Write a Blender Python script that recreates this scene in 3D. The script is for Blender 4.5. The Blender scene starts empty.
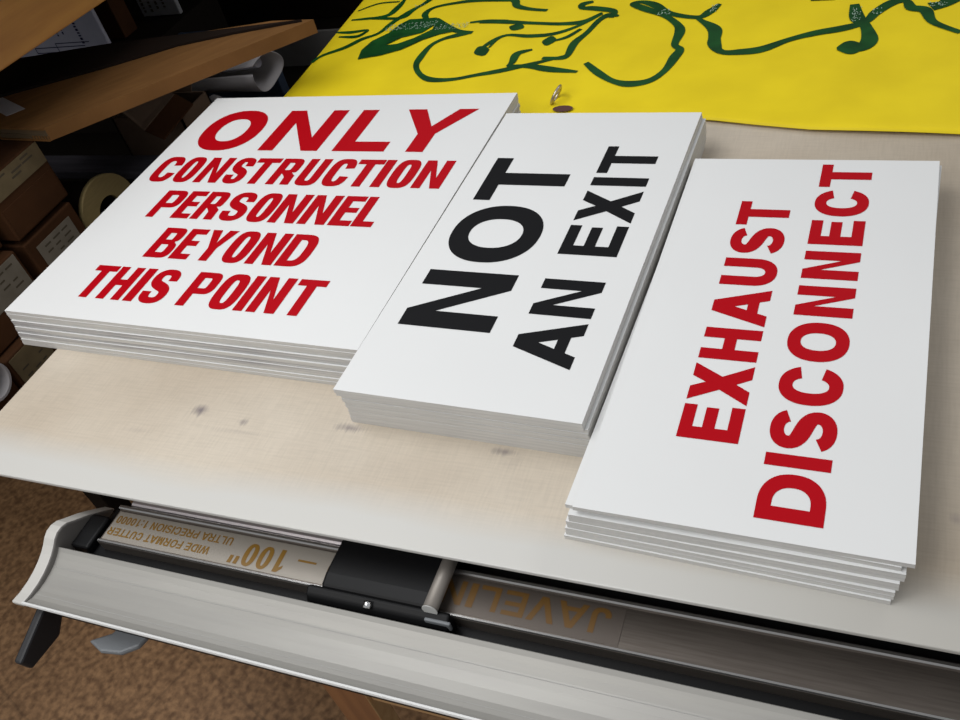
import bpy, math, random
from mathutils import Vector, Matrix
from mathutils.geometry import tessellate_polygon
random.seed(7)
SC = bpy.context.scene
COL = SC.collection
SC.view_settings.view_transform = 'Standard'
SC.view_settings.look = 'None'

# ------------------------------------------------------------------ materials
def mat(name, col, rough=.5, metal=0., noise=None, bump=0., spec=.5, scale=20., stretch=(1, 1, 1), detail=4.):
    m = bpy.data.materials.new(name); m.use_nodes = True
    nt = m.node_tree; b = nt.nodes['Principled BSDF']
    b.inputs['Base Color'].default_value = (*col, 1)
    b.inputs['Roughness'].default_value = rough
    b.inputs['Metallic'].default_value = metal
    b.inputs['Specular IOR Level'].default_value = spec if max(col) > .2 or spec != .5 or rough < .7 else .08
    if noise or bump:
        tc = nt.nodes.new('ShaderNodeTexCoord'); mp = nt.nodes.new('ShaderNodeMapping')
        mp.inputs['Scale'].default_value = stretch
        nt.links.new(tc.outputs['Object'], mp.inputs['Vector'])
        n = nt.nodes.new('ShaderNodeTexNoise'); n.inputs['Scale'].default_value = scale
        n.inputs['Detail'].default_value = detail
        nt.links.new(mp.outputs[0], n.inputs['Vector'])
        if noise:
            r = nt.nodes.new('ShaderNodeValToRGB')
            r.color_ramp.elements[0].position = .32; r.color_ramp.elements[1].position = .68
            r.color_ramp.elements[0].color = (*noise, 1); r.color_ramp.elements[1].color = (*col, 1)
            nt.links.new(n.outputs['Fac'], r.inputs['Fac'])
            nt.links.new(r.outputs['Color'], b.inputs['Base Color'])
        if bump:
            bp = nt.nodes.new('ShaderNodeBump'); bp.inputs['Strength'].default_value = bump
            bp.inputs['Distance'].default_value = .002
            nt.links.new(n.outputs['Fac'], bp.inputs['Height'])
            nt.links.new(bp.outputs['Normal'], b.inputs['Normal'])
    return m

def srgb(r, g, b):
    f = lambda c: (c/255/12.92) if c/255 <= .04045 else ((c/255+.055)/1.055)**2.4
    return (f(r), f(g), f(b))

M = {}
M['face'] = mat('white_board_face', (.725, .73, .725), .38, noise=(.70, .705, .70), scale=3., spec=.3)
M['edge'] = mat('white_board_edge', (.62, .605, .575), .7, noise=(.52, .51, .49), scale=9., stretch=(1, 1, 30))
M['dirty_edge'] = mat('scuffed_board_edge', (.60, .59, .57), .7, noise=(.30, .29, .30), scale=5., stretch=(1.2, 1.2, 60))
M['red'] = mat('red_vinyl', (.40, .0006, .006), .4, spec=.12)
M['black_vinyl'] = mat('black_vinyl', (.004, .004, .005), .45, spec=.2)
M['yellow'] = mat('yellow_vinyl_banner', (.80, .62, .012), .55, noise=(.72, .55, .01), bump=.2, scale=9., spec=.2)
M['green'] = mat('dark_green_paint', (.008, .075, .014), .35, noise=(.004, .042, .009), scale=30., spec=.3)
M['alu'] = mat('pale_aluminium', (.33, .32, .295), .42, .25, noise=(.30, .29, .27), scale=6., stretch=(1, 12, 12))
M['alu_dark'] = mat('brushed_dark_aluminium', (.22, .19, .165), .34, .75, noise=(.17, .145, .125), scale=20., stretch=(1, 20, 20))
M['alu_bright'] = mat('polished_aluminium', (.42, .41, .40), .22, .85)
M['cap'] = mat('pale_end_casting', (.50, .485, .455), .5)
M['black'] = mat('black_plastic', (.004, .004, .0045), .5, spec=.22)
M['black_rub'] = mat('black_cast_foot', (.012, .012, .014), .55)
M['greyfoot'] = mat('grey_plastic', (.16, .17, .18), .5)
M['rod'] = mat('satin_steel_rod', (.26, .235, .21), .5, .45)
M['chrome'] = mat('chrome', (.7, .7, .7), .12, 1.)
M['sticker'] = mat('clear_grey_label', (.12, .10, .085), .4, .4)
M['gold'] = mat('gold_print', (.20, .105, .014), .4)
M['gold_dk'] = mat('dull_gold_print', (.13, .062, .008), .5)
M['floor'] = mat('speckled_brown_floor', (.34, .19, .09), .5, noise=(.135, .068, .030), scale=75., detail=6)
M['wall'] = mat('dim_wall_paint', (.12, .105, .09), .8, noise=(.10, .088, .075), scale=4.)
M['kraft'] = mat('kraft_cardboard', (.155, .074, .025), .8, noise=(.12, .057, .019), scale=12., stretch=(1, 8, 1))
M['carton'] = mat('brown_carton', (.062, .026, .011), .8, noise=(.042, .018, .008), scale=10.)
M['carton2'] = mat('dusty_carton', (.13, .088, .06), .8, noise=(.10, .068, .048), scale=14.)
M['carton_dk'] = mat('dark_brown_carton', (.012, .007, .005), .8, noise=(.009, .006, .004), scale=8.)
M['flute'] = mat('corrugated_end', (.10, .07, .04), .9)
M['lab'] = mat('buff_paper_label', (.16, .12, .065), .8, noise=(.12, .09, .05), scale=30.)
M['lab2'] = mat('off_white_label', (.19, .165, .13), .8, noise=(.15, .13, .10), scale=30.)
M['ink'] = mat('faded_ink', (.075, .06, .042), .8)
M['navyink'] = mat('navy_ink', (.03, .03, .07), .8)
M['paper'] = mat('white_paper', (.34, .32, .325), .7, noise=(.28, .265, .27), scale=8.)
M['bluepaper'] = mat('navy_sheet', (.012, .025, .05), .6)
M['whitecard'] = mat('white_card', (.42, .42, .50), .7, noise=(.36, .36, .44), scale=9.)
M['card_dim'] = mat('dim_card', (.27, .27, .28), .8, noise=(.22, .22, .23), scale=9.)
M['core'] = mat('kraft_core_disc', (.27, .20, .08), .8, noise=(.23, .17, .068), scale=30., stretch=(1, 1, 8))
M['hole'] = mat('black_hollow', (.004, .004, .004), .9)
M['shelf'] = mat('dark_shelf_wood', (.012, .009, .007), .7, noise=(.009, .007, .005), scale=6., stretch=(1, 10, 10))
M['plank'] = mat('grey_plank', (.085, .08, .095), .7, noise=(.055, .052, .062), scale=8., stretch=(1, 10, 10))
M['leg_red'] = mat('stained_timber', (.26, .115, .042), .6, noise=(.19, .08, .03), scale=10., stretch=(6, 6, .6))
M['leg_pale'] = mat('raw_timber', (.45, .28, .13), .65, noise=(.38, .22, .095), scale=12., stretch=(.6, 6, 6))
M['wall_pale'] = mat('pale_board', (.14, .135, .13), .8, noise=(.09, .085, .08), scale=4.)

def timber_beam_mat():
    m = mat('golden_pine', (.31, .145, .030), .6, noise=(.23, .10, .020), scale=7., stretch=(7, .7, 7), bump=.1)
    nt = m.node_tree; b = nt.nodes['Principled BSDF']
    src = b.inputs['Base Color'].links[0].from_socket
    tc = nt.nodes.new('ShaderNodeTexCoord'); v = nt.nodes.new('ShaderNodeTexVoronoi')
    v.inputs['Scale'].default_value = 9.
    nt.links.new(tc.outputs['Object'], v.inputs['Vector'])
    r = nt.nodes.new('ShaderNodeValToRGB')
    r.color_ramp.elements[0].position = .05; r.color_ramp.elements[0].color = (.25, .18, .14, 1)
    r.color_ramp.elements[1].position = .14; r.color_ramp.elements[1].color = (1, 1, 1, 1)
    nt.links.new(v.outputs['Distance'], r.inputs['Fac'])
    mx = nt.nodes.new('ShaderNodeMix'); mx.data_type = 'RGBA'; mx.blend_type = 'MULTIPLY'
    mx.inputs[0].default_value = 1.
    nt.links.new(src, mx.inputs[6]); nt.links.new(r.outputs['Color'], mx.inputs[7])
    nt.links.new(mx.outputs[2], b.inputs['Base Color'])
    return m
M['beam'] = timber_beam_mat()

SPOTLIST = [(-.795, .146, .011, .009, .8), (-.7205, .1363, .007, .005, .5), (-.5694, .149, .020, .006, .6), (-.365, .1436, .014, .005, .6)]
def table_mat():
    m = bpy.data.materials.new('worn_beige_laminate'); m.use_nodes = True
    nt = m.node_tree; b = nt.nodes['Principled BSDF']; L = nt.links.new
    b.inputs['Roughness'].default_value = .36
    tc = nt.nodes.new('ShaderNodeTexCoord')
    def noise(scale, stretch, detail=5):
        mp = nt.nodes.new('ShaderNodeMapping'); mp.inputs['Scale'].default_value = stretch
        L(tc.outputs['Object'], mp.inputs['Vector'])
        n = nt.nodes.new('ShaderNodeTexNoise'); n.inputs['Scale'].default_value = scale
        n.inputs['Detail'].default_value = detail
        L(mp.outputs[0], n.inputs['Vector']); return n
    n1 = noise(3.2, (1, 1, 1)); n2 = noise(26., (1, 14, 1)); n3 = noise(26., (14, 1, 1))
    r = nt.nodes.new('ShaderNodeValToRGB')
    r.color_ramp.elements[0].position = .34; r.color_ramp.elements[0].color = (.50, .425, .335, 1)
    r.color_ramp.elements[1].position = .66; r.color_ramp.elements[1].color = (.60, .53, .435, 1)
    L(n1.outputs['Fac'], r.inputs['Fac'])
    cur = r.outputs['Color']
    for n in (n2, n3):
        rr = nt.nodes.new('ShaderNodeValToRGB')
        rr.color_ramp.elements[0].position = .3; rr.color_ramp.elements[0].color = (.93, .93, .93, 1)
        rr.color_ramp.elements[1].position = .6; rr.color_ramp.elements[1].color = (1, 1, 1, 1)
        L(n.outputs['Fac'], rr.inputs['Fac'])
        mx = nt.nodes.new('ShaderNodeMix'); mx.data_type = 'RGBA'; mx.blend_type = 'MULTIPLY'; mx.inputs[0].default_value = 1.
        L(cur, mx.inputs[6]); L(rr.outputs['Color'], mx.inputs[7]); cur = mx.outputs[2]
    # glare painted in as a cooler strip along the front edge
    sx = nt.nodes.new('ShaderNodeSeparateXYZ'); L(tc.outputs['Object'], sx.inputs[0])
    ad = nt.nodes.new('ShaderNodeMath'); ad.operation = 'MULTIPLY_ADD'; ad.inputs[1].default_value = .05; L(n1.outputs['Fac'], ad.inputs[0])
    L(sx.outputs['Y'], ad.inputs[2])
    mr = nt.nodes.new('ShaderNodeMapRange'); mr.inputs['From Min'].default_value = .10; mr.inputs['From Max'].default_value = .055
    L(ad.outputs[0], mr.inputs['Value'])
    mx = nt.nodes.new('ShaderNodeMix'); mx.data_type = 'RGBA'; L(mr.outputs[0], mx.inputs[0])
    L(cur, mx.inputs[6]); mx.inputs[7].default_value = (.56, .55, .52, 1); cur = mx.outputs[2]
    # shade towards the right end, painted in as a browner tone
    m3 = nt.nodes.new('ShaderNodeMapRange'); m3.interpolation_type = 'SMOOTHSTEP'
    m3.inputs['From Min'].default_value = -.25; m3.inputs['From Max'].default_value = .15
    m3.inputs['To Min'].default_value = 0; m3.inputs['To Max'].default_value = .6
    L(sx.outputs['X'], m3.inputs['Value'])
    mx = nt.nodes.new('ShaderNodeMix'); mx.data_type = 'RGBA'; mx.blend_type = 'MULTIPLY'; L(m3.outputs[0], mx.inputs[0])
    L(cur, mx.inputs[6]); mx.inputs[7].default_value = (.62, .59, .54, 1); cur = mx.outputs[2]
    # purple grey rubs left by past jobs
    SPOTS = SPOTLIST+[
(-.72, .12, .05, .003, .15), (.09, .135, .006, .006, .35), (-.87, .10, .02, .004, .12), (-.35, .13, .01, .01, .12)]
    for (x, y, rx, ry, st) in SPOTS:
        mp = nt.nodes.new('ShaderNodeMapping'); mp.vector_type = 'POINT'
        mp.inputs['Location'].default_value = (-x/rx, -y/ry, 0); mp.inputs['Scale'].default_value = (1/rx, 1/ry, 0)
        L(tc.outputs['Object'], mp.inputs['Vector'])
        ln = nt.nodes.new('ShaderNodeVectorMath'); ln.operation = 'LENGTH'; L(mp.outputs[0], ln.inputs[0])
        a2 = nt.nodes.new('ShaderNodeMath'); a2.operation = 'MULTIPLY_ADD'; a2.inputs[1].default_value = 1.6
        L(n3.outputs['Fac'], a2.inputs[0]); L(ln.outputs['Value'], a2.inputs[2])
        m2 = nt.nodes.new('ShaderNodeMapRange'); m2.inputs['From Min'].default_value = 2.1; m2.inputs['From Max'].default_value = .9
        m2.inputs['To Min'].default_value = 0; m2.inputs['To Max'].default_value = st
        L(a2.outputs[0], m2.inputs['Value'])
        mx = nt.nodes.new('ShaderNodeMix'); mx.data_type = 'RGBA'; L(m2.outputs[0], mx.inputs[0])
        L(cur, mx.inputs[6]); mx.inputs[7].default_value = (.13, .11, .13, 1); cur = mx.outputs[2]
    L(cur, b.inputs['Base Color'])
    return m
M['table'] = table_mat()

def floor_tiles():
    m = M['floor']; nt = m.node_tree; b = nt.nodes['Principled BSDF']; L = nt.links.new
    src = b.inputs['Base Color'].links[0].from_socket
    tc = nt.nodes.new('ShaderNodeTexCoord')
    br = nt.nodes.new('ShaderNodeTexBrick'); br.offset = 0; br.inputs['Scale'].default_value = 1
    br.inputs['Brick Width'].default_value = .305; br.inputs['Row Height'].default_value = .305
    br.inputs['Mortar Size'].default_value = .003
    br.inputs['Color1'].default_value = (1, 1, 1, 1); br.inputs['Color2'].default_value = (.92, .92, .92, 1)
    br.inputs['Mortar'].default_value = (.8, .8, .8, 1)
    mp = nt.nodes.new('ShaderNodeMapping'); mp.inputs['Rotation'].default_value = (0, 0, .35)
    L(tc.outputs['Object'], mp.inputs['Vector'])
    L(mp.outputs[0], br.inputs['Vector'])
    mx = nt.nodes.new('ShaderNodeMix'); mx.data_type = 'RGBA'; mx.blend_type = 'MULTIPLY'; mx.inputs[0].default_value = 1.
    L(src, mx.inputs[6]); L(br.outputs['Color'], mx.inputs[7]); L(mx.outputs[2], b.inputs['Base Color'])
floor_tiles()

# ------------------------------------------------------------------ builders
def mesh_obj(name, verts, faces, mats, parent=None, loc=(0, 0, 0), rot=(0, 0, 0), smooth=False, fm=None):
    me = bpy.data.meshes.new(name); me.from_pydata([tuple(v) for v in verts], [], faces); me.update()
    for m in (mats if isinstance(mats, (list, tuple)) else [mats]): me.materials.append(m)
    if fm:
        for p, k in zip(me.polygons, fm): p.material_index = k
    if smooth:
        for p in me.polygons: p.use_smooth = True
    o = bpy.data.objects.new(name, me); COL.objects.link(o)
    o.location = loc; o.rotation_euler = rot
    if parent: o.parent = parent
    return o

def boxvf(x0, x1, y0, y1, z0, z1):
    v = [(x0, y0, z0), (x1, y0, z0), (x1, y1, z0), (x0, y1, z0), (x0, y0, z1), (x1, y0, z1), (x1, y1, z1), (x0, y1, z1)]
    f = [(0, 3, 2, 1), (4, 5, 6, 7), (0, 1, 5, 4), (1, 2, 6, 5), (2, 3, 7, 6), (3, 0, 4, 7)]
    return v, f

def box(name, x0, x1, y0, y1, z0, z1, m, parent=None, bevel=0., **k):
    v, f = boxvf(x0, x1, y0, y1, z0, z1)
    o = mesh_obj(name, v, f, m, parent, **k)
    if bevel:
        b = o.modifiers.new('bevel', 'BEVEL'); b.width = bevel; b.segments = 3
    return o

def profile_x(name, prof, x0, x1, m, parent=None, closed=True, smooth=False, n=1, fn=None, **k):
    """sweeps a (y, z) outline along x"""
    v, f = [], []
    P = len(prof)
    for i in range(n+1):
        x = x0+(x1-x0)*i/n
        for (y, z) in prof: v.append((x, y, z))
    for i in range(n):
        for j in range(P if closed else P-1):
            a = i*P+j; b = i*P+(j+1) % P
            f.append((a, a+P, b+P, b))
    if closed:
        f.append(tuple(range(P))); f.append(tuple(range(n*P+P-1, n*P-1, -1)))
    o = mesh_obj(name, v, f, m, parent, **k)
    if smooth:
        for p in o.data.polygons:
            if len(p.vertices) == 4: p.use_smooth = True
    return o

def tube(name, p0, p1, r, m, parent=None, r_in=0, n=40, **k):
    p0, p1 = Vector(p0), Vector(p1); d = (p1-p0).normalized()
    a = d.orthogonal().normalized(); b = d.cross(a)
    v, f = [], []
    for p in (p0, p1):
        for rr in ((r, r_in) if r_in else (r,)):
            for i in range(n):
                t = 2*math.pi*i/n; v.append(p+(a*math.cos(t)+b*math.sin(t))*rr)
    for i in range(n):
        j = (i+1) % n
        if r_in:
            f += [(i, j, 2*n+j, 2*n+i), (n+i, 3*n+i, 3*n+j, n+j), (i, n+i, n+j, j), (2*n+i, 2*n+j, 3*n+j, 3*n+i)]
        else:
            f.append((i, j, n+j, n+i))
    if not r_in:
        f += [tuple(range(n-1, -1, -1)), tuple(range(n, 2*n))]
    o = mesh_obj(name, v, f, m, parent, **k)
    for p in o.data.polygons:
        if len(p.vertices) == 4 and abs(p.normal.dot(d)) < .5: p.use_smooth = True
    return o

def tag(o, label=None, cat=None, group=None, kind=None):
    if label: o['label'] = label
    if cat: o['category'] = cat
    if group: o['group'] = group
    if kind: o['kind'] = kind
    return o

def thing(name, label, cat, loc=(0, 0, 0), rz=0, group=None):
    o = bpy.data.objects.new(name, None); COL.objects.link(o)
    o.empty_display_size = .05
    o.location = loc; o.rotation_euler = (0, 0, rz)
    return tag(o, label, cat, group)

# ------------------------------------------------------------------ lettering
def sell(cx, cy, rx, ry, n, a0, a1, N=22):
    out = []
    for i in range(N+1):
        a = math.radians(a0+(a1-a0)*i/N); c, s = math.cos(a), math.sin(a)
        out.append((cx+rx*math.copysign(abs(c)**(2/n), c), cy+ry*math.copysign(abs(s)**(2/n), s)))
    return out

def catmull(P, N=10):
    out = []
    Q = [P[0]]+list(P)+[P[-1]]
    for i in range(1, len(Q)-2):
        p0, p1, p2, p3 = [Vector(q) for q in Q[i-1:i+3]]
        for k in range(N):
            t = k/N
            out.append(.5*((2*p1)+(-p0+p2)*t+(2*p0-5*p1+4*p2-p3)*t*t+(-p0+3*p1-3*p2+p3)*t**3))
    out.append(Vector(P[-1])); return out

def stroke_outline(P, N=10):
    """P: (x, y, width) centreline -> closed outline"""
    C = catmull([(x, y, w) for x, y, w in P], N)
    Lf, Rt = [], []
    for i, c in enumerate(C):
        a = C[max(i-1, 0)]; b = C[min(i+1, len(C)-1)]
        dx, dy = b.x-a.x, b.y-a.y; l = math.hypot(dx, dy) or 1e-9
        nx, ny = -dy/l, dx/l
        for S_, g in ((Lf, 1), (Rt, -1)):
            q = (c.x+g*nx*c.z/2, c.y+g*ny*c.z/2)
            if S_ and (q[0]-S_[-1][0])*dx+(q[1]-S_[-1][1])*dy <= 0: q = S_[-1]
            S_.append(q)
    return Lf, Rt

def strip_tris(Lf, Rt):
    v = Lf+Rt; n = len(Lf); f = []
    for i in range(n-1):
        if v[i] != v[i+1] and v[n+i] != v[n+i+1]: f.append((i, i+1, n+i+1, n+i))
        elif v[i] != v[i+1]: f.append((i, i+1, n+i))
        elif v[n+i] != v[n+i+1]: f.append((i, n+i+1, n+i))
    return v, f

def glyph(ch, w, h, sv, sh, n=2.3):
    """returns ([outline, holes...]) or a ready (verts, faces) pair"""
    os_ = .014*h
    if ch == 'I' : return [[(0, 0), (w, 0), (w, h), (0, h)]]
    if ch == 'L': return [[(0, 0), (w, 0), (w, sh), (sv, sh), (sv, h), (0, h)]]
    if ch == 'T':
        a = (w-sv)/2; return [[(a, 0), (a+sv, 0), (a+sv, h-sh), (w, h-sh), (w, h), (0, h), (0, h-sh), (a, h-sh)]]
    if ch == 'E' or ch == 'F':
        m0 = .5*h-sh*.46+.02*h; m1 = m0+sh*.95
        top = [(sv, m0), (w*.93, m0), (w*.93, m1), (sv, m1), (sv, h-sh), (w*.98, h-sh), (w*.98, h), (0, h)]
        if ch == 'E': return [[(0, 0), (w, 0), (w, sh), (sv, sh)]+top]
        return [[(0, 0), (sv, 0)]+top]
    if ch == 'H':
        m0 = .5*h-sh*.5+.02*h; m1 = m0+sh
        return [[(0, 0), (sv, 0), (sv, m0), (w-sv, m0), (w-sv, 0), (w, 0), (w, h), (w-sv, h), (w-sv, m1), (sv, m1), (sv, h), (0, h)]]
    if ch == 'N':
        k = .68 if w/h > .7 else .63
        return [[(0, 0), (sv, 0), (sv, k*h), (w-sv*1.02, 0), (w, 0), (w, h), (w-sv, h), (w-sv, (1-k)*h), (sv*1.02, h), (0, h)]]
    if ch == 'M':
        return [[(0, 0), (sv, 0), (sv, .74*h), (w/2-sv*.45, 0), (w/2+sv*.45, 0), (w-sv, .74*h), (w-sv, 0), (w, 0), (w, h), (w-sv*1.5, h), (w/2, .33*h), (sv*1.5, h), (0, h)]]
    if ch in 'AV':
        t = sv*1.1; ap = sv*1.12
        xin = lambda y: t+(w-ap)/2*y/h
        yt = (w/2-t)*h/((w-ap)/2); y0 = .175*h; y1 = y0+sh*.92
        if ch == 'V':
            o = [(0, 0), (t, 0), (w/2, yt), (w-t, 0), (w, 0), ((w+ap)/2, h), ((w-ap)/2, h)]
            return [[(x, h-y) for x, y in o][::-1]]
        return [[(0, 0), (t, 0), (xin(y0), y0), (w-xin(y0), y0), (w-t, 0), (w, 0), ((w+ap)/2, h), ((w-ap)/2, h)],
                [(xin(y1), y1), (w-xin(y1), y1), (w/2, yt)]]
    if ch == 'W':
        t = sv*1.0
        return [[(w*.2, 0), (w*.2+t, 0), (w/2, h*.68), (w*.8-t, 0), (w*.8, 0), (w, h), (w-t, h), (w*.76-t*.3, h*.3), (w/2+t*.5, h), (w/2-t*.5, h), (w*.24+t*.3, h*.3), (t, h), (0, h)]]
    if ch == 'X':
        t = sv*1.2; d = h/2-(w/2-t)*h/(w-t)
        return [[(0, 0), (t, 0), (w/2, h/2-d), (w-t, 0), (w, 0), (w/2+t/2, h/2), (w*.98, h), (w*.98-t, h), (w/2, h/2+d), (t+w*.02, h), (w*.02, h), (w/2-t/2, h/2)]]
    if ch == 'Y':
        t = sv*1.12; c0, c1 = (w-sv)/2, (w+sv)/2
        return [[(c0, 0), (c1, 0), (c1, .41*h), (w, h), (w-t, h), (w/2, .585*h), (t, h), (0, h), (c0, .41*h)]]
    if ch in 'O0':
        return [sell(w/2, h/2, w/2, h/2+os_, n, 0, 360, 56)[:-1], sell(w/2, h/2, w/2-sv*1.04, h/2+os_-sh*1.02, n, 0, 360, 56)[:-1]]
    if ch == 'C':
        sv2 = sv*1.04; out, inn = [], []
        o = sell(w/2, h/2, w/2, h/2+os_, n, 0, 360, 120); q = sell(w/2, h/2, w/2-sv2, h/2+os_-sh*1.02, n, 0, 360, 120)
        yc = .145*h if w/h < .7 else .20*h
        yc = .13*h if n > 2.6 else .19*h
        out = [p for p in o if not (p[0] > w/2 and abs(p[1]-h/2) < yc)]
        inn = [p for p in q if not (p[0] > w/2 and abs(p[1]-h/2) < yc*(1 if n > 2.6 else .8))]
        return [out+inn[::-1]]
    if ch == 'U':
        ry = min(.42*h, w*.55); 
        o = [(0, h)]+sell(w/2, ry-os_, w/2, ry, n, 180, 360, 26)+[(w, h), (w-sv, h)]
        o += sell(w/2, ry-os_, w/2-sv, ry-sh*1.02, n, 360, 180, 26)+[(sv, h)]
        return [o]
    if ch == 'J':
        ry = min(.36*h, w*.5)
        o = [(w, h), (w-sv, h)]+sell(w/2, ry-os_, w/2-sv, ry-sh, n, 360, 180, 20)+[(sv*.9, .36*h), (0, .34*h)]+sell(w/2, ry-os_, w/2, ry, n, 180, 360, 20)
        return [o]
    if ch == 'D':
        rx = min(w-sv*.9, .62*w if n < 2.6 else .5*w+.1*w)
        o = [(0, 0)]+sell(w-rx, h/2, rx, h/2, n, -90, 90, 30)+[(0, h)]
        i = [(sv, sh)]+sell(w-rx, h/2, rx-sv, h/2-sh, n, -90, 90, 30)+[(sv, h-sh)]
        return [o, i]
    if ch in 'PR':
        yb = .36*h if ch == 'P' else .385*h; rx = min(w*.42, (h-yb)/2*1.1)
        cy = (yb+h)/2; ry = (h-yb)/2
        wb = w if ch == 'P' else w*.96
        arc = sell(wb-rx, cy, rx, ry, n, -90, 90, 24)
        hole = [(sv, yb+sh*.95)]+sell(wb-rx, cy, max(rx-sv, .002*h), ry-sh*.95, n, -90, 90, 24)+[(sv, h-sh*.95)]
        if ch == 'P': return [[(0, 0), (sv, 0), (sv, yb)]+arc+[(0, h)], hole]
        if n > 2.6:    # narrow face: straight leg
            leg = [(sv, yb+sh*.1), (wb-sv*1.6, yb+sh*.1), (wb-sv*1.08, yb-sh*.6), (w-sv*1.05, 0), (w, 0), (w-sv*.1, yb-sh*.2), (wb-sv*.55, yb+sh*.42)]
            arc = [p for p in arc if p[1] > yb+sh*.45]
        else:
            leg = [(sv, yb), (w*.40, yb), (w*.52, yb-sh*.35), (w-sv*1.25, 0), (w, 0), (w*.80, yb-sh*.25), (w*.70, yb+sh*.12)]
            arc = [p for p in arc if p[1] > yb+sh*.13 and p[0] > w*.705]
        return [[(0, 0), (sv, 0)]+leg+arc+[(wb-rx, h), (0, h)] if arc[-1][0] > wb-rx+1e-6 else [(0, 0), (sv, 0)]+leg+arc+[(0, h)], hole]
    if ch == 'B':
        ym = .52*h; r1 = w*.38; r2 = w*.42
        a1 = sell(w-r2, ym/2, r2, ym/2, n, -90, 62, 20)
        a2 = sell(w*.95-r1, (ym+h)/2, r1, (h-ym)/2, n, -62, 90, 20)
        h1 = [(sv, sh)]+sell(w-r2, (sh+ym-sh*.45)/2, r2-sv, (ym-sh*1.45)/2, n, -90, 90, 18)+[(sv, ym-sh*.45)]
        h2 = [(sv, ym+sh*.45)]+sell(w*.95-r1, (ym+sh*.45+h-sh)/2, r1-sv, (h-ym-sh*1.45)/2, n, -90, 90, 18)+[(sv, h-sh)]
        return [[(0, 0)]+a1+a2+[(0, h)], h1, h2]
    if ch == 'S':
        k = n > 2.6
        rx = (w-sv)/2; ry = (h-sh)/4+os_/2; yU = h-sh/2+os_-ry; yL = sh/2-os_+ry
        ne = 2.5 if k else 2.15
        top = sell(w/2, yU, rx*.97, ry, ne, 4 if k else 14, 180, 26)
        bot = sell(w/2, yL, rx, ry, ne, 0, -176 if k else -164, 26)
        if k: top = [(top[0][0], yU-.045*h)]+top; bot = bot+[(bot[-1][0], yL+.045*h)]
        p0, p3 = top[-1], bot[0]; g = (yU-yL)*.60
        p1, p2 = (p0[0], p0[1]-g), (p3[0], p3[1]+g)
        sp = []
        for i in range(1, 16):
            t = i/16; q = 1-t
            sp.append(tuple(q**3*p0[j]+3*q*q*t*p1[j]+3*q*t*t*p2[j]+t**3*p3[j] for j in (0, 1)))
        C = top+sp+bot; Lf, Rt = [], []
        for i, c in enumerate(C):
            a = C[max(i-1, 0)]; b_ = C[min(i+1, len(C)-1)]
            dx, dy = b_[0]-a[0], b_[1]-a[1]; l = math.hypot(dx, dy); dx /= l; dy /= l
            wd = sh+(sv-sh)*abs(dy)**1.5
            if len(top) <= i < len(top)+15: wd = wd+(sv*1.10-wd)*math.sin(math.pi*(i-len(top)+1)/16)
            for S_, gg in ((Lf, 1), (Rt, -1)):
                q = (c[0]-gg*dy*wd/2, c[1]+gg*dx*wd/2)
                if S_ and (q[0]-S_[-1][0])*dx+(q[1]-S_[-1][1])*dy <= 0: q = S_[-1]
                S_.append(q)
        return strip_tris(Lf, Rt)
    if ch == '1': return [[(w*.5, 0), (w*.5+sv, 0), (w*.5+sv, h), (w*.5, h), (w*.1, h*.8), (w*.1, h*.66), (w*.5, h*.78)]]
    if ch == '-': return [[(0, .4*h), (w, .4*h), (w, .55*h), (0, .55*h)]]
    if ch == ':': return ([(0, 0), (w, 0), (w, .2*h), (0, .2*h), (0, .5*h), (w, .5*h), (w, .7*h), (0, .7*h)], [(0, 1, 2, 3), (4, 5, 6, 7)])
    if ch == '"': return ([(0, .65*h), (w*.35, .65*h), (w*.4, h), (0, h), (w*.6, .65*h), (w*.95, .65*h), (w, h), (w*.6, h)], [(0, 1, 2, 3), (4, 5, 6, 7)])
    raise ValueError(ch)

def glyph_vf(ch, w, h, sv, sh, n):
    g = glyph(ch, w, h, sv, sh, n)
    if isinstance(g, tuple): return g
    polys = [[Vector((x, y, 0)) for x, y in p] for p in g]
    v = [(x, y) for p in g for x, y in p]
    return v, [tuple(t) for t in tessellate_polygon(polys)]

SK = [1.]
def lettering(name, letters, base, h, sv, sh, n, m, parent, origin=(0, 0, 0), ang=0., label=None):
    """letters: (char, x0, x1) along the baseline, base = baseline offset; ang turns the line about origin"""
    V, Fc = [], []
    c, s = math.cos(ang), math.sin(ang)
    for ch, x0, x1 in letters:
        svc = (x1-x0) if ch == 'I' else sv
        v, f = glyph_vf(ch, x1-x0, h, svc, sh, n)
        o = len(V)
        for x, y in v:
            X, Y = x+x0, y+base
            V.append((origin[0]+X*c-Y*s, origin[1]+X*s+Y*c, origin[2]))
        for t in f:
            t = [i+o for i in t]
            a, b, d = (Vector(V[t[0]]), Vector(V[t[1]]), Vector(V[t[2]]))
            if (b-a).cross(d-a).z < 0: t = t[::-1]
            Fc.append(tuple(t))
    o = mesh_obj(name, V, Fc, m, parent); o.scale = (SK[0], SK[0], 1)
    if label: o['label'] = label
    return o

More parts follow.
